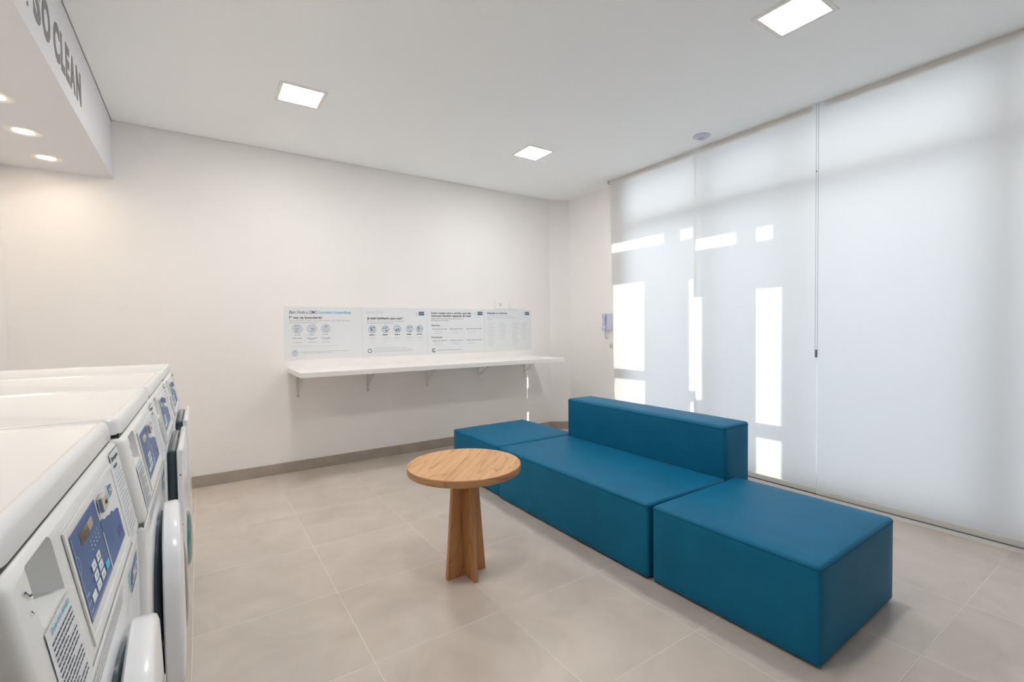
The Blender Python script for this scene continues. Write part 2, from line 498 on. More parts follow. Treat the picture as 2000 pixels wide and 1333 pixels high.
# ceiling board stops 6 mm short of the walls (shadow gap) under a slab
mb = MB(); mb.box((XS + 0.005, YF, ZC), (XR + 0.16, YB - 0.005, ZC + 0.03))
mb.box((XL - T, YF - T, ZC + 0.045), (XR + 0.16, YB + T, ZC + 0.25)); struct(mb.build('ceiling', M_CEIL))
mb = MB(); mb.box((XL - T, YB, 0), (XR + T, YB + T, ZC + 0.1)); struct(mb.build('wall_back', M_WALL))
mb = MB(); mb.box((XL - T, YF, 0), (XL, YB, ZC + 0.1)); struct(mb.build('wall_left', M_WALL))
mb = MB(); mb.box((XL - T, YF - T, 0), (XR + T, YF, ZC + 0.1)); struct(mb.build('wall_front', mat('front_wall_low_bounce', (0.42, 0.41, 0.40), 0.85)))  # unseen wall, greyed to cut light bounced from behind the camera
# right wall: short pier beside the window with the chamfered corner, and the pier behind the camera
mb = MB()
mb.prism([(3.772, YB, 0), (3.995, 4.602, 0), (3.99, 3.79, 0), (4.20, 3.79, 0), (4.20, YB, 0)], (0, 0, ZC + 0.04))
mb.box((XR, YF, 0), (XR + T, -0.95, ZC + 0.04))
struct(mb.build('wall_right', M_WALL))
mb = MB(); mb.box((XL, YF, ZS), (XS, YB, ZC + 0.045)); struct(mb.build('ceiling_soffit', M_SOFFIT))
# tile baseboards
BH = 0.097
mb = MB(); mb.box((XL, YB - 0.012, 0), (3.765, YB - 0.0005, BH), 0.002, 1); struct(mb.build('baseboard_back', M_BASE))
mb = MB()
mb.prism([(3.765, YB - 0.001, 0), (3.765, YB - 0.012, 0), (3.982, 4.590, 0), (3.9935, 4.603, 0), (3.772, YB - 0.001, 0)], (0, 0, BH))
mb.prism([(3.982, 4.594, 0), (3.978, 3.79, 0), (3.9895, 3.79, 0), (3.9935, 4.600, 0)], (0, 0, BH))
struct(mb.build('baseboard_right', M_BASE))

# window: frame, posts, transom, panes
FX0, FX1 = 3.992, 4.045
mb = MB()
mb.box((FX0 - 0.05, -0.95, 0.03), (FX1 + 0.04, 3.785, 0.125))
mb.box((FX0 - 0.055, -0.95, 2.385), (FX1 - 0.03, 3.785, 2.455))
mb.box((FX0, -0.95, ZC - 0.06), (FX1 + 0.04, 3.79, ZC))
for y0, y1 in ((3.53, 3.63), (2.545, 2.61), (1.80, 1.845), (0.58, 0.72), (-0.42, -0.35), (-0.95, -0.88)):
    mb.box((FX0, y0, 0.115), (FX1, y1, 2.385)); mb.box((FX0, y0, 2.43), (FX1, y1, ZC - 0.06))
mb.box((FX0, 3.63, 0.115), (FX1, 3.79, ZC - 0.06))
wf = struct(mb.build('window_1', M_FRAME))
ys = [3.53, 2.61, 2.545, 1.845, 1.80, 0.72, 0.58, -0.35, -0.42, -0.88]
for i in range(0, 10, 2):
    for z0, z1 in ((0.115, 2.385), (2.43, ZC - 0.06)):
        g = MB(); g.box((4.015, ys[i + 1], z0), (4.021, ys[i], z1)); g.build('glass_pane', M_GLASS, wf)
# floor track of the window
mb = MB(); mb.box((3.852, -0.95, 0.0), (4.05, 3.78, 0.026), 0.001, 1); struct(mb.build('trim_1', mat('white_threshold', (0.78, 0.77, 0.75), 0.5)))
mb = MB(); mb.box((3.866, -0.95, 0.026), (3.880, 3.76, 0.0355)); struct(mb.build('trim_2', M_BLACK))

# ------------------------------------------------------------------ outside: terrace and an added sun-mask wall whose openings shape the sun patches
mb = MB(); mb.box((XR + 0.11, -16, -0.25), (16, 12, -0.05)); struct(mb.build('floor_terrace', M_TERR))
DX = 2.5
holes = [  # sun patches as they fall on the blinds: (y0, y1, z0, z1)
    (3.000, 3.742, 2.140, 2.262), (2.672, 2.875, 2.140, 2.256), (2.231, 2.665, 2.020, 2.140), (1.922, 2.106, 2.016, 2.144),
    (3.246, 3.724, 0.850, 1.800), (3.72, 3.765, 0.97, 1.11), (3.236, 3.702, -0.20, 0.760), (3.70, 3.765, 0.55, 0.68),
    (2.665, 2.745, 0.700, 1.772), (2.560, 2.665, 0.630, 1.600), (2.660, 2.735, -0.10, 0.612),
    (1.850, 2.120, 0.505, 1.636), (1.845, 2.092, 0.05, 0.398)]
yy = sorted({round(h[k] - 2.2 * DX, 4) for h in holes for k in (0, 1)} | {-11.0, 9.0})
zz = sorted({round(h[k] + 0.9 * DX, 4) for h in holes for k in (2, 3)} | {-0.05, 6.2})
solid = {}
for i in range(len(yy) - 1):
    for j in range(len(zz) - 1):
        cy, cz = (yy[i] + yy[i + 1]) / 2, (zz[j] + zz[j + 1]) / 2
        solid[i, j] = not any(h[0] - 2.2 * DX < cy < h[1] - 2.2 * DX and h[2] + 0.9 * DX < cz < h[3] + 0.9 * DX for h in holes)
mb = MB()
xw0, xw1 = XB + DX, XB + DX + 0.02
for i in range(len(yy) - 1):                     # merged vertical runs of solid cells
    j = 0
    while j < len(zz) - 1:
        if solid[i, j]:
            k = j
            while k + 1 < len(zz) - 1 and solid[i, k + 1]: k += 1
            mb.box((xw0, yy[i], zz[j]), (xw1, yy[i + 1], zz[k + 1])); j = k + 1
        else: j += 1
struct(mb.build('wall_sun_mask', M_EXT))  # unseen mask added to let sun through only at the patches

# ------------------------------------------------------------------ roller blinds
def blind(x, y0, y1, label, dt=(0, 0)):
    """y0 < y1; dt: how far the far edge leans"""
    t = thing('roller_blind', (x, (y0 + y1) / 2, 0.03), label, 'blind', 'roller blinds along the window')
    c = Vector(t.location)
    n = 10
    b = MB()
    for i in range(n):
        for s in (1,):
            za, zb = 0.075 + (ZC - 0.004 - 0.075) * i / n, 0.075 + (ZC - 0.004 - 0.075) * (i + 1) / n
            ya = y1 + dt[0] * (1 - i / n); yb_ = y1 + dt[0] * (1 - (i + 1) / n)
            b.quad(Vector((x, y0, za)) - c, Vector((x, y0, zb)) - c, Vector((x, yb_, zb)) - c, Vector((x, ya, za)) - c)
    cl = b.build('blind_cloth', M_BLIND, t)
    b = MB(); b.box(Vector((x - 0.006, y0, 0.036)) - c, Vector((x + 0.008, y1 + dt[0], 0.076)) - c, 0.003, 2)
    b.build('bottom_rail', M_RAIL, t, smooth=True)
    b = MB(); b.cyl(Vector((x + 0.03, y0 + 0.042, ZC - 0.032)) - c, 0.026, (y1 - y0 - 0.084), 'Y', 24)
    b.build('roller_tube', M_WHITE, t, smooth=True)
    return t
b1 = blind(XB + 0.0045, 2.660, 3.760, 'white roller blind at the far end of the window, beside the wall phone', (-0.07, 0))
b2 = blind(XB, 1.632, 2.682, 'middle white roller blind behind the sofa back, cord at its right edge')
b3 = blind(XB - 0.006, 0.50, 1.628, 'white roller blind nearest the camera, unbroken and evenly lit, behind the near ottoman')
blind(XB, -0.56, 0.498, 'white roller blind beyond the right edge of the view, second from the front wall')
blind(XB, -0.94, -0.562, 'white roller blind next to the front wall, behind the camera')
# end bracket of the far roller
b = MB(); b.box((3.84, 3.765, 2.915), (3.93, 3.772, 2.955)); b.box((3.84, 3.772, 2.915), (3.855, 3.80, 2.92))
b.build('end_bracket', M_WHITE, b1).matrix_parent_inverse = Matrix.Translation(-Vector(b1.location))
# pull cord with weight
cd = thing('blind_cord', (XB - 0.02, 1.630, 1.1), 'thin white pull cord with a grey weight hanging where two blinds meet', 'cord')
b = MB()
for s in (-1, 1):
    b.tube([(0, s * 0.0075, 0.03 + 1.82 * k / 10) for k in range(11)], 0.0016, 6)
b.build('cord', mat('cord_string', (0.50, 0.50, 0.52), 0.8), cd)
b = MB(); b.lathe([(0, -0.030), (0.006, -0.029), (0.0085, -0.022), (0.0085, 0.03), (0.0, 0.031)], (0, 0, 0), 'Z', 16)
b.build('cord_weight', M_GREY, cd, smooth=True, label='grey plastic cord weight')
b = MB(); b.lathe([(0, -0.006), (0.004, -0.004), (0.004, 0.004), (0, 0.006)], (0, 0.004, 1.355), 'Z', 12)
b.build('cord_stopper', M_GREY, cd, smooth=True)

# ------------------------------------------------------------------ square ceiling lights
def square_light(x, y, label):
    t = thing('ceiling_light', (x, y, ZC), label, 'light', 'square recessed ceiling lights')
    h, o = 0.126, 0.150
    b = MB()
    for lo, hi in (((-o, -o), (o, -h)), ((-o, h), (o, o)), ((-o, -h), (-h, h)), ((h, -h), (o, h))):
        b.box((lo[0], lo[1], -0.004), (hi[0], hi[1], 0.0), 0.0)
    b.build('frame', M_WHITE, t)
    b = MB(); b.box((-h, -h, -0.002), (h, h, 0.0)); b.build('diffuser', M_LAMP, t)
    return t
square_light(0.630, 3.553, 'lit square ceiling light at the left, nearest the soffit with lettering')
square_light(2.638, 3.547, 'lit square ceiling light towards the far right corner, smallest in view')
square_light(2.650, 1.239, 'lit square ceiling light cut by the top edge of the photo, largest in view')
square_light(0.630, 1.239, 'lit square ceiling light overhead between the machines and the sofa')  # out of view, added for room light, completing the lamp grid

def downlight(y, label):
    t = thing('downlight', (-0.83, y, ZS), label, 'light', 'round downlights in the soffit')
    b = MB(); b.lathe([(0.045, -0.0005), (0.050, -0.004), (0.080, -0.004), (0.084, 0.0)], (0, 0, 0), 'Z', 40)
    b.build('trim_ring', M_WHITE, t, smooth=True)
    b = MB(); b.cyl((0, 0, -0.002), 0.045, 0.002, 'Z', 32); b.build('lens', M_SPOT, t)
downlight(4.398, 'round downlight in the soffit closest to the back wall')
downlight(3.896, 'round downlight in the soffit, second from the back wall')
downlight(3.394, 'round downlight cut by the left edge of the photo, third from the back wall')
for i in range(5):
    downlight(2.892 - 0.502 * i, 'round downlight in the soffit over the machines, number %s from the back wall' % ['four', 'five', 'six', 'seven', 'eight'][i])

# smoke detector
t = thing('smoke_detector', (3.64, 2.455, ZC), 'round white smoke detector on the ceiling next to the blinds', 'detector')
b = MB(); b.lathe([(0.0, 0.022), (0.030, 0.022), (0.062, 0.012), (0.072, 0.004), (0.072, 0.0)], (0, 0, 0), '-Z', 40); b.build('housing', M_SMOKE, t, smooth=True)
b = MB(); b.lathe([(0.0, 0.036), (0.022, 0.034), (0.028, 0.026), (0.028, 0.021)], (0, 0, 0), '-Z', 32); b.build('sensor_cap', M_SMOKE, t, smooth=True)

# ------------------------------------------------------------------ soffit lettering
root = thing('wall_lettering', (XS, 3.1, 2.69), 'large grey capital letters SO CLEAN on the side of the soffit', 'lettering')
base = Vector(root.location)
for ch, y0, y1 in (('S', 2.665, 2.775), ('O', 2.795, 2.930), ('C', 2.985, 3.105), ('L', 3.125, 3.200), ('E', 3.222, 3.305), ('A', 3.315, 3.440), ('N', 3.465, 3.590)):
    b = MB()
    put_text(b, lambda u, v: Vector((XS + 0.0015, u, v)) - base, ch, y0, y1, 2.600, 0.185, bold=0.045, fit_box=True)
    r = bmesh.ops.extrude_face_region(b.bm, geom=list(b.bm.faces))
    bmesh.ops.translate(b.bm, verts=[g for g in r['geom'] if isinstance(g, bmesh.types.BMVert)], vec=(-0.0012, 0, 0))
    b.build('letter', M_LET, root)
b = MB(); b.cyl(Vector((XS + 0.0002, 2.585, 2.606)) - base, 0.009, 0.0012, 'X', 16); b.build('letter', M_LET, root)

# ------------------------------------------------------------------ laundry machines
A0, B0, Z0 = -0.1497, 0.17, 1.0916
def PX(z): return A0 + B0 * (Z0 - z)
NRM = Vector((1, 0, B0)).normalized()
W = 0.680
ZB = 0.898          # lower edge of the control fascia
XFRONT = PX(ZB)     # lower front panel
def pf(off=0.0):    # point on the slanted fascia
    return lambda y, z: Vector((PX(z), y, z)) + NRM * off
def ff(off=0.0, x=XFRONT - 0.003):
    return lambda y, z: Vector((x + off, y, z))

def boolean_diff(mesh_obj, cutters):
    for cobj in cutters:
        md = mesh_obj.modifiers.new('cut', 'BOOLEAN'); md.operation = 'DIFFERENCE'; md.object = cobj; md.solver = 'EXACT'
    dg = bpy.context.evaluated_depsgraph_get(); dg.update()
    me = bpy.data.meshes.new_from_object(mesh_obj.evaluated_get(dg))
    mesh_obj.modifiers.clear()
    old = mesh_obj.data; mesh_obj.data = me; bpy.data.meshes.remove(old)
    for cobj in cutters: bpy.data.objects.remove(cobj)

def make_machine(label, dryer=False, glass=True):
    t = thing('laundry_machine', (0, 0, 0), label, 'laundry machine', 'row of white laundry machines')
    # cabinet: lower body set back 3 mm under the fascia
    b = MB()
    b.box((-0.85, 0, 0.025), (XFRONT - 0.003, W, ZB - 0.0035), 0.010, 3)
    body = b.build('cabinet', M_ENAMEL, t, smooth=True)
    b = MB(); b.box((-0.84, 0.006, ZB - 0.012), (XFRONT - 0.0055, W - 0.006, ZB + 0.004)); b.build('fascia_gap_shade', M_GREY, t)  # grey strip stands in for shade in the seam below the fascia
    for sx in (-0.78, -0.19):
        for sy in (0.06, W - 0.06):
            b = MB(); b.cyl((sx, sy, 0), 0.022, 0.026, 'Z', 16); b.build('foot', M_FEET, t)
    # control fascia (slanted) with the dosing recess
    zt = 1.098
    b = MB()
    b.prism([(-0.85, 0, ZB), (PX(ZB), 0, ZB), (PX(zt) , 0, zt - 0.006), (-0.85, 0, zt - 0.006)], (0, W, 0), 0.014, 4,
            which=lambda e: True)
    fas = b.build('control_fascia', M_PLASTIC, t)
    b = MB()
    zl, zh = 1.016, 1.084
    b.prism([(PX(zl) + 0.03, 0.055, zl), (PX(zl) - 0.055, 0.055, zl + 0.002), (PX(zh) - 0.050, 0.055, zh), (PX(zh) + 0.03, 0.055, zh)], (0, 0.092, 0), 0.006, 2)
    cut = b.build('cut', M_PLASTIC)
    boolean_diff(fas, [cut])
    for p in fas.data.polygons: p.use_smooth = True
    fas.data.set_sharp_from_angle(angle=math.radians(35))
    # lid with rounded corners and a shallow rim
    b = MB()
    R = 0.031; x0, x1 = -0.86, -0.155; y0, y1 = 0.0, W
    def outline(ins, z):
        pts = []
        for cx, cy, a0 in ((x1 - R, y1 - R, 0), (x0 + R, y1 - R, PI / 2), (x0 + R, y0 + R, PI), (x1 - R, y0 + R, 1.5 * PI)):
            for k in range(7):
                a = a0 + PI / 2 * k / 6
                pts.append(Vector((cx + (R - ins) * math.cos(a), cy + (R - ins) * math.sin(a), z)))
        return pts
    levels = [(0.003, 1.099), (0.0, 1.101), (0.001, 1.112), (0.003, 1.123), (0.0055, 1.129), (0.009, 1.133), (0.0125, 1.135), (0.0165, 1.135), (0.0195, 1.1325), (0.0225, 1.1318)]
    rings = [[b.bm.verts.new(p) for p in outline(i, z)] for i, z in levels]
    for ra, rb in zip(rings, rings[1:]):
        k = len(ra)
        for i in range(k): b.bm.faces.new((ra[i], ra[(i + 1) % k], rb[(i + 1) % k], rb[i]))
    b.bm.faces.new(rings[-1]); b.bm.faces.new(list(reversed(rings[0])))
    b.build('lid', M_ENAMEL, t, smooth=True)
    b = MB(); b.box((-0.84, 0.012, 1.088), (-0.160, W - 0.012, 1.102)); b.build('lid_gap_shade', M_BLACK, t)  # black slab stands in for the dark gap under the lid
    # control panel bezel and printed overlay
    f1 = pf(0.0015)
    b = MB()
    o_ = [(0.182, 1.070), (0.550, 1.070), (0.556, 0.918), (0.186, 0.918)]
    i_ = [(0.190, 1.063), (0.541, 1.063), (0.546, 0.927), (0.193, 0.927)]
    for k in range(4):
        a, c_ = o_[k], o_[(k + 1) % 4]; d, e = i_[k], i_[(k + 1) % 4]
        b.prism([pf(0.0)(*a), pf(0.0)(*c_), pf(0.0)(*e), pf(0.0)(*d)], NRM * 0.0022)
    cp = b.build('control_panel', M_PLASTIC, t)
    b = MB(); b.poly([pf(0.0008)(*p) for p in i_]); b.build('panel_overlay', M_PAPER, cp)
    b = MB()
    f2 = pf(0.0014)
    b.poly([f2(0.199, 1.058), f2(0.199, 0.942), f2(0.366, 0.942), f2(0.366, 1.058)])
    wave = [(0.369, 1.021), (0.385, 1.019), (0.40, 1.013), (0.42, 1.012), (0.44, 1.007), (0.46, 1.008), (0.475, 1.001), (0.495, 1.000), (0.515, 0.995)]
    b.poly([f2(0.369, 0.942), f2(0.517, 0.942)] + [f2(*p) for p in reversed(wave)])
    b.build('blue_print', M_BLUE, cp)
    b = MB(); b.quad(pf(0.0017)(0.245, 1.029), pf(0.0017)(0.298, 1.029), pf(0.0017)(0.294, 1.046), pf(0.0017)(0.243, 1.046)); b.build('display', M_DISP, cp)
    b = MB(); b.quad(pf(0.0017)(0.299, 1.030), pf(0.0017)(0.326, 1.032), pf(0.0017)(0.327, 1.045), pf(0.0017)(0.295, 1.045)); b.build('display_cover', M_DISPL, cp)
    b = MB()
    f3 = pf(0.0019)
    for k in range(4):
        for j in range(2): bar(b, f3, 0.285 + 0.016 * k, 0.291 + 0.016 * k, 1.013 - 0.006 * j, 0.0018)
        ring(b, f3, 0.288 + 0.016 * k, 1.0195, 0.0018, 0.0007, 8)
    bar(b, f3, 0.3652, 0.3702, 1.000 - 0.0275, 0.0605); bar(b, f3, 0.203, 0.364, 0.9455, 0.0008); bar(b, f3, 0.203, 0.2038, 1.00, 0.109)
    ring(b, f3, 0.205, 1.018, 0.011, 0.0008, 16, -PI / 2, PI / 2)
    for k, u in enumerate((0.206, 0.206, 0.206)): bar(b, f3, u, u + 0.014, 0.975 - 0.011 * k, 0.0012)
    put_text(b, f3, 'OMO', 0.468, 0.498, 1.031, 0.001, 0.01)
    b.build('printed_symbols', M_KEY, cp)
    for (u, v, m_) in ((0.304, 0.990, 0), (0.270, 0.990, 0), (0.305, 0.9755, 0), (0.270, 0.9755, 0), (0.3055, 0.961, 0), (0.271, 0.961, 0), (0.237, 0.961, 0), (0.342, 0.961, 1)):
        k_ = MB()
        k_.prism([pf(0.0014)(u - 0.012, v - 0.0055), pf(0.0014)(u + 0.012, v - 0.0055), pf(0.0014)(u + 0.012, v + 0.0055), pf(0.0014)(u - 0.012, v + 0.0055)], NRM * 0.0012, 0.0004, 1)
        kk = k_.build('key', M_KEYB if m_ else M_KEY, cp, label='cyan start key' if m_ else None)
    b = MB()
    for u in (0.304, 0.270):
        for v in (0.990, 0.9755, 0.961): bar(b, pf(0.0027), u - 0.004, u + 0.004, v, 0.003)
    b.build('key_symbols', M_INKG, cp)
    b = MB()
    b.prism([pf(0.0014)(0.375, 1.030), pf(0.0014)(0.412, 1.030), pf(0.0014)(0.418, 1.042), pf(0.0014)(0.412, 1.054), pf(0.0014)(0.378, 1.054)], NRM * 0.008, 0.002, 2)
    cs = b.build('key_lock', M_CHROME, cp, label='chrome key lock')
    b = MB(); b.quad(pf(0.0096)(0.390, 1.038), pf(0.0096)(0.405, 1.038), pf(0.0096)(0.405, 1.044), pf(0.0096)(0.390, 1.044)); b.build('keyhole', M_BLACK, cs)
    b = MB()
    b.poly([f2(0.476, 1.027), f2(0.505, 1.030), f2(0.508, 1.044), f2(0.478, 1.047)])
    lg = b.build('logo_print', M_BLUE, cp)
    b = MB(); put_text(b, pf(0.0017), 'OMO', 0.478, 0.503, 1.033, 0.008, 0.03); b.build('logo_text', M_KEY, lg)
    b = MB()
    for k in range(5): bar(b, f2, 0.455, 0.474, 1.049 - 0.005 * k, 0.0014)
    b.build('logo_rays', M_CYAN, cp)
    b = MB()
    bar(b, pf(0.0017), 0.470, 0.502, 0.962, 0.012); b.build('red_print', M_RED, cp)
    # labels left and right of the panel
    b = MB(); b.poly([pf(0.0008)(*p) for p in ((0.050, 1.0145), (0.050, 0.906), (0.158, 0.906), (0.146, 1.0145))])
    lb = b.build('dosing_label', M_LABEL, t)
    b = MB(); put_text(b, pf(0.0013), 'Dose com atenção', 0.066, 0.140, 1.004, 0.0062, 0.012, 0.25); b.build('cyan_title', M_CYAN, lb)
    b = MB()
    for k in range(14): bar(b, pf(0.0013), 0.060, 0.143 if k % 4 != 3 else 0.11, 0.996 - 0.0060 * k, 0.0019, True)
    b.build('printed_text', M_INK, lb)
    b = MB(); b.poly([pf(0.0008)(*p) for p in ((0.560, 1.086), (0.560, 0.906), (0.664, 0.906), (0.652, 1.086))])
    lb = b.build('instruction_label', M_LABEL, t)
    b = MB()
    put_text(b, pf(0.0013), 'Roupas', 0.572, 0.640, 1.068, 0.0085, 0.03)
    put_text(b, pf(0.0013), 'secas', 0.572, 0.612, 1.054, 0.0085, 0.03)
    bar(b, pf(0.0013), 0.560, 0.651, 1.0855, 0.0016)
    b.build('label_title', M_INK, lb)
    b = MB(); bar(b, pf(0.0013), 0.572, 0.640, 1.045, 0.004); b.build('cyan_strip', M_ICON, lb)
    b = MB()
    for k in range(15): bar(b, pf(0.0013), 0.572, 0.648 if k % 5 != 4 else 0.61, 1.036 - 0.0085 * k, 0.0016, True)
    b.build('printed_text', M_INKG, lb)
    b = MB()
    for pts_ in (((0.032, 1.066), (0.036, 1.066), (0.043, 1.0585), (0.049, 1.0575)), ((0.036, 1.046), (0.039, 1.0435), (0.041, 1.0405))):
        for a_, c_ in zip(pts_, pts_[1:]):
            b.quad(pf(0.0008)(a_[0], a_[1]), pf(0.0008)(c_[0], c_[1]), pf(0.0008)(c_[0], c_[1] + 0.0022), pf(0.0008)(a_[0], a_[1] + 0.0022))
    b.build('pen_marks', M_INK, t)
    # stickers on the lower front
    b = MB(); b.poly([ff(0.0008)(*p) for p in ((0.545, 0.815), (0.640, 0.818), (0.632, 0.868), (0.552, 0.858))])
    st = b.build('logo_sticker', M_BLUE, t)
    b = MB(); put_text(b, ff(0.0012), 'OMO', 0.556, 0.626, 0.828, 0.024, 0.03); b.build('logo_text', M_KEY, st)
    b = MB()
    for k in range(5): bar(b, ff(0.0008), 0.505 + 0.006 * k, 0.538, 0.865 - 0.012 * k, 0.004)
    b.build('logo_rays', M_CYAN, t)
    b = MB()
    for k in range(4): bar(b, ff(0.0008), 0.10, 0.43, 0.884 - 0.008 * k, 0.0022, True)
    b.build('printed_text', M_INKG, t)
    # door
    if not dryer:
        cy, cz, R_ = 0.340, 0.595, 0.226
        ang = math.radians(2.2)
        hinge = Vector((XFRONT + 0.004, cy + R_, cz))
        rot = Matrix.Translation(hinge) @ Matrix.Rotation(ang, 4, 'Z') @ Matrix.Translation(-hinge)
        b = MB(); b.lathe([(0.150, -0.03), (0.213, -0.004), (0.214, 0.003), (0.205, 0.010), (0.155, 0.010)], (XFRONT, cy, cz), 'X', 64)
        b.build('door_gasket', M_GASKET, t, smooth=True)
        sq = lambda a: 1.0 / (abs(math.cos(a)) ** 2.9 + abs(math.sin(a)) ** 2.9) ** (1 / 2.9)
        b = MB()
        prof = [(0.80, -0.001), (0.965, -0.001), (0.995, 0.003), (1.0, 0.008), (1.0, 0.030), (0.985, 0.036), (0.95, 0.039), (0.62, 0.044), (0.60, 0.039), (0.60, 0.018)]
        rings = []
        for q, h in prof:
            rings.append([b.bm.verts.new(rot @ Vector((XFRONT + h, cy + R_ * q * sq(2 * PI * k / 64) * math.cos(2 * PI * k / 64), cz + R_ * q * sq(2 * PI * k / 64) * math.sin(2 * PI * k / 64)))) for k in range(64)])
        for ra, rb in zip(rings, rings[1:]):
            for i in range(64): b.bm.faces.new((ra[i], ra[(i + 1) % 64], rb[(i + 1) % 64], rb[i]))
        for i in range(64): b.bm.faces.new((rings[-1][i], rings[-1][(i + 1) % 64], rings[0][(i + 1) % 64], rings[0][i]))
        bmesh.ops.recalc_face_normals(b.bm, faces=b.bm.faces)
        dr = b.build('door', M_DOOR, t, smooth=True)
        b = MB(); b.lathe([(0.0, 0.051), (0.06, 0.052), (0.11, 0.047), (0.134, 0.038), (0.138, 0.022)], (XFRONT, cy, cz), 'X', 48)
        bmesh.ops.transform(b.bm, matrix=rot, verts=b.bm.verts)
        b.build('door_glass', M_GASKET, dr, smooth=True)
        b = MB(); b.box((XFRONT + 0.002, cy + R_ - 0.012, cz - 0.05), (XFRONT + 0.03, cy + R_ + 0.012, cz + 0.05), 0.003, 2); b.build('hinge', M_STEEL, dr)
    else:
        x0_, x1_ = XFRONT - 0.003, XFRONT + 0.026
        b = MB(); b.box((x0_, 0.125, 0.34), (x1_, 0.57, 0.885), 0.012, 3); b.build('door_gasket', M_GASKET, t, smooth=True)
        b = MB(); b.box((x1_, 0.095, 0.300), (x1_ + 0.020, 0.60, 0.893), 0.007, 3)
        dr = b.build('door', M_DOOR, t, smooth=True)
        for z in (0.42, 0.62, 0.80):
            b = MB(); b.cyl((x1_ + 0.010, 0.0935, z), 0.0035, 0.0025, 'Y', 12); b.build('screw', M_GREY, dr)
        if not glass: return t
        b = MB(); b.lathe([(0.0, 0.020), (0.07, 0.017), (0.100, 0.010), (0.112, 0.0)], (x1_ + 0.018, 0.34, 0.475), 'X', 40)
        b.build('door_glass', M_TGLASS, dr, smooth=True, label='teal tinted bulging door glass')
    return t

def copy_tree(o, parent=None):
    c = o.copy(); C.objects.link(c); c.parent = parent
    for ch in list(o.children): copy_tree(ch, c)
    return c
m1 = make_machine('white laundry machine nearest the camera, front left, its blue keypad panel largest in view')
m2 = copy_tree(m1); m2['label'] = 'white laundry machine second from the camera, with the tall white round-cornered door'
m3 = make_machine('white laundry machine third from the camera, dark gasket behind its flat door', True)
m4 = make_machine('white laundry machine farthest from the camera, end of the row towards the back wall', True, False)
for m_, x, y in ((m1, 0.0, 0.593), (m2, 0.012, 1.277), (m3, 0.012, 1.961), (m4, 0.014, 2.645)):
    m_.location = (x, y, 0)

# ------------------------------------------------------------------ wall shelf on brackets
SX0, SX1, SY = 0.672, 3.462, 4.085
sh = thing('wall_shelf', ((SX0 + SX1) / 2, YB, 0.95), 'long white shelf board on steel brackets under the posters', 'shelf')
c = Vector(sh.location)
b = MB(); b.box(Vector((SX0, SY, 0.930)) - c, Vector((SX1, YB - 0.001, 0.972)) - c, 0.0015, 1); b.build('board', M_WHITE, sh)
M_STEEL.node_tree.nodes['Principled BSDF'].inputs['Base Color'].default_value = (0.74, 0.74, 0.70, 1)
for x in (0.754, 1.410, 2.058, 2.715, 3.363):
    b = MB()
    b.box(Vector((x - 0.010, YB - 0.005, 0.690)) - c, Vector((x + 0.010, YB - 0.001, 0.930)) - c)
    b.box(Vector((x - 0.010, YB - 0.34, 0.926)) - c, Vector((x + 0.010, YB - 0.001, 0.930)) - c)
    br = b.build('bracket', M_STEEL, sh)
    b = MB()
    p0 = Vector((x, YB - 0.006, 0.775)) - c; p1 = Vector((x, YB - 0.27, 0.924)) - c
    d = (p1 - p0).normalized(); n_ = d.cross(Vector((1, 0, 0)))
    b.prism([p0 + Vector((-0.011, 0, 0)), p0 + Vector((0.011, 0, 0)), p1 + Vector((0.011, 0, 0)), p1 + Vector((-0.011, 0, 0))], n_ * 0.004)
    b.build('brace', M_STEEL, br)
    b = MB(); b.cyl(Vector((x, YB - 0.0085, 0.708)) - c, 0.005, 0.004, 'Y', 12); b.cyl(Vector((x, YB - 0.0085, 0.90)) - c, 0.005, 0.004, 'Y', 12)
    b.build('screw', M_GREY, br)

# ------------------------------------------------------------------ posters
PZ0, PZ1 = 1.046, 1.543
def poster(x0, x1, label):
    t = thing('poster', ((x0 + x1) / 2, YB - 0.001, (PZ0 + PZ1) / 2), label, 'poster', 'instruction posters above the shelf')
    c = Vector(t.location); wd = x1 - x0; ht = PZ1 - PZ0
    b = MB(); b.box(Vector((x0 + 0.0008, YB - 0.004, PZ0)) - c, Vector((x1 - 0.0008, YB - 0.001, PZ1)) - c); b.build('sheet', M_PAPER, t)
    def fn(off=0.0): return lambda u, v: Vector((x0 + u, YB - 0.0048 - off, PZ1 - v)) - c
    # text helper measures v downwards, so flip for glyphs
    def tx(mb, body, u0, u1, vc, h, bold=0.0, shear=0.0):
        f = lambda u, v: Vector((x0 + u, YB - 0.0048, PZ1 - vc * ht + v)) - c
        put_text(mb, f, body, u0 * wd, u1 * wd, -h * ht / 2, h * ht, bold, shear)
    return t, wd, ht, fn, tx
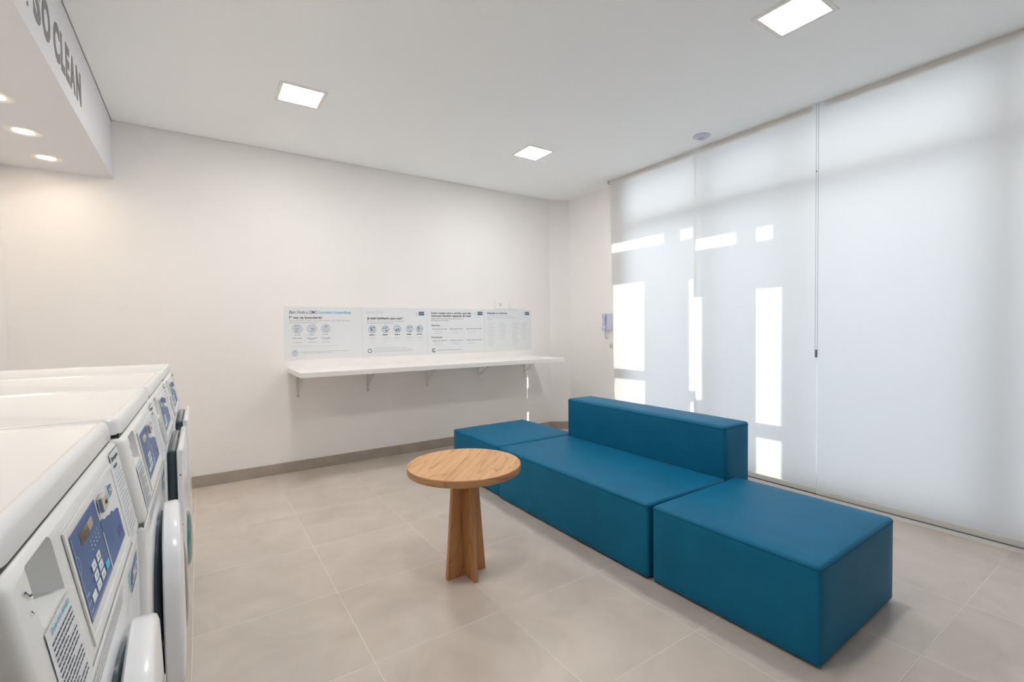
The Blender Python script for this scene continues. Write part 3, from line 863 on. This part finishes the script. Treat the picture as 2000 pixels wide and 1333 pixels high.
def logo(t, wd, ht, fn, tx, uc, vc, s=1.0):
    b = MB(); w2, h2 = 0.030 * s, 0.019 * s
    f = fn()
    b.poly([f(uc * wd - w2, vc * ht - h2), f(uc * wd + w2, vc * ht - h2), f(uc * wd + w2 * 1.05, vc * ht + h2), f(uc * wd - w2 * 1.05, vc * ht + h2)])
    lg = b.build('logo', M_TEAL, t)
    b = MB()
    g = fn(0.0006)
    cz = Vector((0, 0, 0))
    f2 = lambda u, v: g(u, vc * ht - v)
    put_text(b, f2, 'OMO', uc * wd - w2 * 0.80, uc * wd + w2 * 0.80, -h2 * 0.50, h2 * 1.0, 0.0)
    b.build('logo_text', M_KEY, lg)
    b = MB()
    for k in range(4):
        a = -0.8 + 0.5 * k
        px, pz = uc * wd - w2 * 1.35, vc * ht
        b.quad(f(px - 0.010 * math.cos(a), pz + 0.020 * math.sin(a)), f(px - 0.020 * math.cos(a), pz + 0.030 * math.sin(a)),
               f(px - 0.020 * math.cos(a + 0.2), pz + 0.030 * math.sin(a + 0.2)), f(px - 0.010 * math.cos(a + 0.2), pz + 0.020 * math.sin(a + 0.2)))
    b.build('logo_rays', M_INKG, t)

def icon(t, f, u, v, r, kind):
    b = MB(); disc(b, f(0), u, v, r); ic = b.build('icon', M_ICON, t)
    b = MB(); g = f(0.0005)
    ring(b, g, u, v, r * 0.98, 0.002, 24)
    rnd = random.Random(kind)
    for k in range(7):
        x, y = rnd.uniform(-0.6, 0.4) * r, rnd.uniform(-0.7, 0.6) * r
        a, h = rnd.uniform(0.12, 0.5) * r, rnd.uniform(0.08, 0.3) * r
        b.quad(g(u + x, v + y), g(u + x + a, v + y), g(u + x + a, v + y + h), g(u + x, v + y + h))
    b.build('icon_drawing', M_TEAL if kind > 3 else M_INKG, ic)

# first poster
P = poster(0.652, 1.362, 'leftmost poster, with a welcome line in script lettering and three round pictures')
t, wd, ht, fn, tx = P
b = MB(); tx(b, 'Bem Vindo a OMO', 0.06, 0.405, 0.105, 0.062, 0.008, 0.3); b.build('script_title', M_INK, t)
b = MB(); tx(b, 'Lavanderia Compartilhada', 0.42, 0.845, 0.105, 0.052, 0.012, 0.3); b.build('cyan_title', M_CYAN, t)
b = MB(); tx(b, '1ª vez na lavanderia?', 0.06, 0.465, 0.205, 0.050, 0.022); b.build('heading', M_INK, t)
b = MB(); tx(b, 'Faça o cadastro e baixe o app para habilitar o app OMO lavanderia', 0.06, 0.84, 0.262, 0.028)
bar(b, fn(), 0.06 * wd, 0.40 * wd, 0.305 * ht, 0.004, True)
b.build('subtitle', M_INKG, t)
for k, u in enumerate((0.155, 0.335, 0.510)): icon(t, fn, u * wd, 0.42 * ht, 0.043, k + 1)
b = MB()
for k, u in enumerate((0.155, 0.335, 0.510)):
    bar(b, fn(), (u - 0.04) * wd, (u + 0.03) * wd, 0.535 * ht, 0.006, True)
    bar(b, fn(), (u - 0.065) * wd, (u + 0.065) * wd, 0.600 * ht, 0.007, True)
    if k: bar(b, fn(), (u - 0.035) * wd, (u + 0.035) * wd, 0.625 * ht, 0.006, True)
    bar(b, fn(), (u - 0.05) * wd, (u + 0.05) * wd, 0.68 * ht, 0.004, True)
b.build('captions', M_INKG, t)
b = MB(); bar(b, fn(), 0.07 * wd, 0.70 * wd, 0.755 * ht, 0.003, True); bar(b, fn(), 0.18 * wd, 0.80 * wd, 0.860 * ht, 0.005, True); bar(b, fn(), 0.22 * wd, 0.60 * wd, 0.885 * ht, 0.005, True)
b.build('small_print', M_INKL, t)
icon(t, fn, 0.118 * wd, 0.88 * ht, 0.030, 3)
# second poster
P = poster(1.362, 2.058, 'second poster from the left, with a row of five round pictures')
t, wd, ht, fn, tx = P
b = MB()
for k in range(4): ring(b, fn(), (0.085 + 0.068 * k) * wd, 0.10 * ht, 0.013, 0.0025, 4 if k % 2 else 10)
b.build('care_symbols', M_INKG, t)
b = MB(); tx(b, 'Já está habilitado para usar?', 0.07, 0.61, 0.215, 0.050, 0.022); b.build('heading', M_INK, t)
b = MB(); tx(b, 'Confira as instruções para usar as máquinas', 0.07, 0.64, 0.275, 0.026); bar(b, fn(), 0.07 * wd, 0.46 * wd, 0.318 * ht, 0.005, True); b.build('subtitle', M_INKG, t)
for k, u in enumerate((0.145, 0.340, 0.525, 0.715, 0.880)): icon(t, fn, u * wd, 0.445 * ht, 0.038, k + 4)
b = MB()
for u in (0.145, 0.340, 0.525, 0.715, 0.880):
    bar(b, fn(), (u - 0.045) * wd, (u + 0.04) * wd, 0.560 * ht, 0.008, True)
b.build('captions', M_INK, t)
b = MB()
for u in (0.145, 0.340, 0.525, 0.715, 0.880):
    for v, l in ((0.615, 0.05), (0.64, 0.06), (0.69, 0.03)): bar(b, fn(), (u - l) * wd, (u + l) * wd, v * ht, 0.003, True)
for v, u1 in ((0.835, 0.66), (0.875, 0.75), (0.91, 0.78)): bar(b, fn(), 0.165 * wd, u1 * wd, v * ht, 0.0045, True)
b.build('small_print', M_INKL, t)
b = MB(); ring(b, fn(), 0.105 * wd, 0.885 * ht, 0.016, 0.006, 24); b.build('headset_icon', M_TEAL, t)
logo(t, wd, ht, fn, tx, 0.915, 0.115)
# third poster
P = poster(2.062, 2.782, 'third poster from the left, two-line bold heading over six short text blocks')
t, wd, ht, fn, tx = P
b = MB(); tx(b, 'Lavar roupas com o carinho que elas', 0.07, 0.76, 0.095, 0.046, 0.022); tx(b, 'merecem também depende de você.', 0.07, 0.76, 0.158, 0.046, 0.022)
tx(b, 'Separação', 0.07, 0.215, 0.370, 0.034, 0.02); tx(b, 'Pré-lavagem', 0.07, 0.25, 0.635, 0.036, 0.02); b.build('heading', M_INK, t)
b = MB()
for v, u1 in ((0.228, 0.62), (0.265, 0.36)): bar(b, fn(), 0.07 * wd, u1 * wd, v * ht, 0.007, True)
for v in (0.455, 0.715):
    for u0_, u1_ in ((0.085, 0.33), (0.375, 0.62), (0.67, 0.955)): bar(b, fn(), u0_ * wd, u1_ * wd, v * ht, 0.008, True)
bar(b, fn(), 0.17 * wd, 0.59 * wd, 0.925 * ht, 0.006, True)
b.build('body_text', M_INKG, t)
b = MB()
for v in (0.50, 0.545, 0.76, 0.80):
    for u0_ in (0.11, 0.40, 0.695): bar(b, fn(), u0_ * wd, (u0_ + 0.14) * wd, v * ht, 0.004, True)
b.build('small_print', M_INKL, t)
b = MB(); ring(b, fn(), 0.105 * wd, 0.925 * ht, 0.012, 0.009, 20, 0.4, 5.6); b.build('round_icon', M_INK, t)
logo(t, wd, ht, fn, tx, 0.925, 0.100)
# fourth poster
P = poster(2.786, 3.468, 'rightmost poster, four narrow columns of pale small text')
t, wd, ht, fn, tx = P
b = MB(); tx(b, 'Respeite os símbolos', 0.06, 0.47, 0.085, 0.044, 0.022); b.build('heading', M_INK, t)
b = MB()
for v, u1 in ((0.150, 0.57), (0.195, 0.64), (0.240, 0.17)): bar(b, fn(), 0.06 * wd, u1 * wd, v * ht, 0.009, True)
b.build('subtitle', M_ICON, t)
b = MB()
for u0_, n_, l in ((0.06, 12, 0.17), (0.295, 9, 0.15), (0.575, 12, 0.15), (0.775, 9, 0.13)):
    for k in range(n_):
        bar(b, fn(), u0_ * wd, (u0_ + 0.012) * wd, (0.335 + 0.0475 * k) * ht, 0.005)
        bar(b, fn(), (u0_ + 0.03) * wd, (u0_ + l * random.uniform(0.6, 1)) * wd, (0.335 + 0.0475 * k) * ht, 0.005, True)
b.build('column_text', M_INKL, t)
logo(t, wd, ht, fn, tx, 0.905, 0.090)

# wall plates above the right poster
def plate(x0, x1, z0, z1, label, key):
    c = Vector(((x0 + x1) / 2, YB, (z0 + z1) / 2))
    t = thing('switch_plate', c, label, 'switch')
    b = MB(); b.box(Vector((x0, YB - 0.009, z0)) - c, Vector((x1, YB - 0.0005, z1)) - c, 0.003, 2); b.build('plate', M_WALL, t, smooth=True)
    if key:
        b = MB(); b.box(Vector((x0 + 0.075, YB - 0.0125, z0 + 0.035)) - c, Vector((x0 + 0.092, YB - 0.008, z1 - 0.03)) - c, 0.001, 1); b.build('slot', M_ALU, t)
plate(2.925, 3.085, 1.548, 1.650, 'white wall plate with a slot above the rightmost poster', True)
plate(3.137, 3.260, 1.552, 1.650, 'plain white wall plate above the rightmost poster, nearer the corner', False)

# intercom phone on the short right wall
ph = thing('wall_phone', (XR, 3.93, 1.38), 'small lilac-white wall phone with hanging cord beside the blinds', 'phone')
b = MB(); b.box((-0.030, -0.095, -0.10), (-0.001, 0.035, 0.095), 0.008, 3); b.build('base', M_PHONE, ph, smooth=True)
b = MB()
b.box((-0.058, -0.010, 0.045), (-0.030, 0.038, 0.098), 0.008, 3); b.box((-0.055, -0.004, -0.07), (-0.040, 0.032, 0.06), 0.006, 3); b.box((-0.058, -0.010, -0.100), (-0.030, 0.038, -0.050), 0.008, 3)
b.build('handset', M_PHONE, ph, smooth=True)
b = MB()
pts = []
for k in range(60):
    s = k / 59
    a = PI * s
    pts.append((-0.035 + 0.004 * math.cos(k * 1.6), 0.015 - 0.075 * s + 0.004 * math.sin(k * 1.6), -0.098 - 0.10 * math.sin(a)))
b.tube(pts, 0.0018, 6); b.build('phone_cord', M_INKG, ph, smooth=True)
sk = thing('phone_socket', (XR, 3.865, 1.10), 'small grey socket on the wall below the phone', 'socket')
b = MB(); b.box((-0.016, -0.014, -0.026), (-0.001, 0.014, 0.026), 0.002, 2); b.build('cover', M_ALU, sk, smooth=True)
b = MB(); b.box((-0.018, -0.006, -0.006), (-0.0155, 0.006, 0.006)); b.build('jack', M_GREY, sk)

# ------------------------------------------------------------------ side table
TX, TY = 1.160, 2.200
tb = thing('side_table', (TX, TY, 0), 'round wooden side table on a cross-shaped base beside the sofa', 'table', rotz=0.0)
b = MB(); b.lathe([(0, 0.563), (0.297, 0.563), (0.300, 0.565), (0.300, 0.598), (0.298, 0.600), (0.0, 0.600)], (0, 0, 0), 'Z', 96)
top = b.build('tabletop', M_WTOP, tb, smooth=True)
b = MB(); b.lathe([(0.3003, 0.566), (0.3008, 0.567), (0.3008, 0.5965), (0.3003, 0.5975)], (0, 0, 0), 'Z', 96)
b.build('edge_band', wood('oak_edge', 0, 'E', 0.72, tint=(0.97, 0.82, 0.65)), top, smooth=True)
b = MB()
b.prism([(-0.115, -0.0125, 0), (0.115, -0.0125, 0), (0.072, -0.0125, 0.563), (-0.072, -0.0125, 0.563)], (0, 0.025, 0), 0.001, 1)
b.build('leg_panel', M_WLEG, tb)
b = MB()
b.prism([(-0.0125, -0.115, 0), (-0.0125, -0.013, 0), (-0.0125, -0.013, 0.563), (-0.0125, -0.072, 0.563)], (0.025, 0, 0), 0.001, 1)
b.prism([(-0.0125, 0.013, 0), (-0.0125, 0.115, 0), (-0.0125, 0.072, 0.563), (-0.0125, 0.013, 0.563)], (0.025, 0, 0), 0.001, 1)
b.build('leg_panel', M_WLEG, tb)

# ------------------------------------------------------------------ modular sofa
def cushion_block(mb, lo, hi, r=0.016, puff=0.006):
    """upholstered block: rounded box whose faces swell slightly"""
    tmp = bmesh.new()
    bmesh.ops.create_cube(tmp, size=1.0)
    lo, hi = Vector(lo), Vector(hi); sz = hi - lo; ce = (lo + hi) / 2
    for v in tmp.verts: v.co = Vector((v.co.x * sz.x, v.co.y * sz.y, v.co.z * sz.z)) + ce
    bmesh.ops.bevel(tmp, geom=list(tmp.edges), offset=r, segments=4, affect='EDGES', profile=0.5)
    big = [f for f in tmp.faces if f.calc_area() > 0.03]
    bmesh.ops.subdivide_edges(tmp, edges=list({e for f in big for e in f.edges}), cuts=9, use_grid_fill=True)
    for v in tmp.verts:
        q = (v.co - ce)
        a = [abs(q[i]) / (sz[i] / 2) for i in range(3)]
        for i in range(3):
            if a[i] > 0.995:
                j, k = [x for x in range(3) if x != i]
                v.co[i] += math.copysign(puff * max(0, 1 - a[j] ** 4) * max(0, 1 - a[k] ** 4), q[i])
    mb.add(tmp)
def seam(mb, lo, hi, r=0.016, rad=0.0022, z=None):
    """piping line round the top edge"""
    x0, y0 = lo[0] - 0.000, lo[1]; x1, y1 = hi[0], hi[1]; zz_ = hi[2] - r * 0.95
    pts = []
    for cx, cy, a0 in ((x1 - r, y1 - r, 0), (x0 + r, y1 - r, PI / 2), (x0 + r, y0 + r, PI), (x1 - r, y0 + r, 1.5 * PI)):
        for k in range(5):
            a = a0 + PI / 2 * k / 4
            pts.append((cx + (r + 0.0005) * math.cos(a), cy + (r + 0.0005) * math.sin(a), zz_))
    pts.append(pts[0])
    mb.tube(pts, rad, 6)
def feet(t, lo, hi, n=0.06):
    for sx in (lo[0] + n, hi[0] - n):
        for sy in (lo[1] + n, hi[1] - n):
            f = MB(); f.cyl((sx, sy, 0), 0.022, 0.012, 'Z', 20); f.build('foot', M_FEET, t)
def ottoman(loc, sx, sy, h, label, rotz=0.0):
    t = thing('ottoman', loc, label, 'ottoman', 'teal ottomans at the sofa ends', rotz)
    lo, hi = (-sx / 2, -sy / 2, 0.008), (sx / 2, sy / 2, h)
    b = MB(); cushion_block(b, lo, hi); b.build('cushion', M_FAB, t, smooth=True)
    b = MB(); seam(b, lo, hi); b.build('piping', M_PIPE, t, smooth=True)
    feet(t, lo, hi)
    return t
ottoman((2.306, 1.190, 0), 0.790, 0.775, 0.400, 'large teal ottoman at the near end of the sofa, closest to the camera', math.radians(1.2))
ottoman((2.300, 3.441, 0), 0.780, 0.775, 0.400, 'teal ottoman at the far end of the sofa, partly hidden by the round table')
sf = thing('sofa', (2.37, 2.315, 0), 'teal armless sofa section with a low block backrest between two ottomans', 'sofa')
lo, hi = (1.895 - 2.37, 1.592 - 2.315, 0.008), (2.595 - 2.37, 3.034 - 2.315, 0.400)
b = MB(); cushion_block(b, lo, hi); b.build('seat', M_FAB, sf, smooth=True)
b = MB(); seam(b, lo, hi); b.build('piping', M_PIPE, sf, smooth=True)
feet(sf, lo, (2.86 - 2.37, hi[1], hi[2]))
lo, hi = (2.597 - 2.37, 1.600 - 2.315, 0.008), (2.868 - 2.37, 3.034 - 2.315, 0.712)
b = MB(); cushion_block(b, lo, hi, 0.018); bk = b.build('backrest', M_FAB, sf, smooth=True)
b = MB(); seam(b, lo, hi, 0.018)
b.build('piping', M_PIPE, bk, smooth=True)
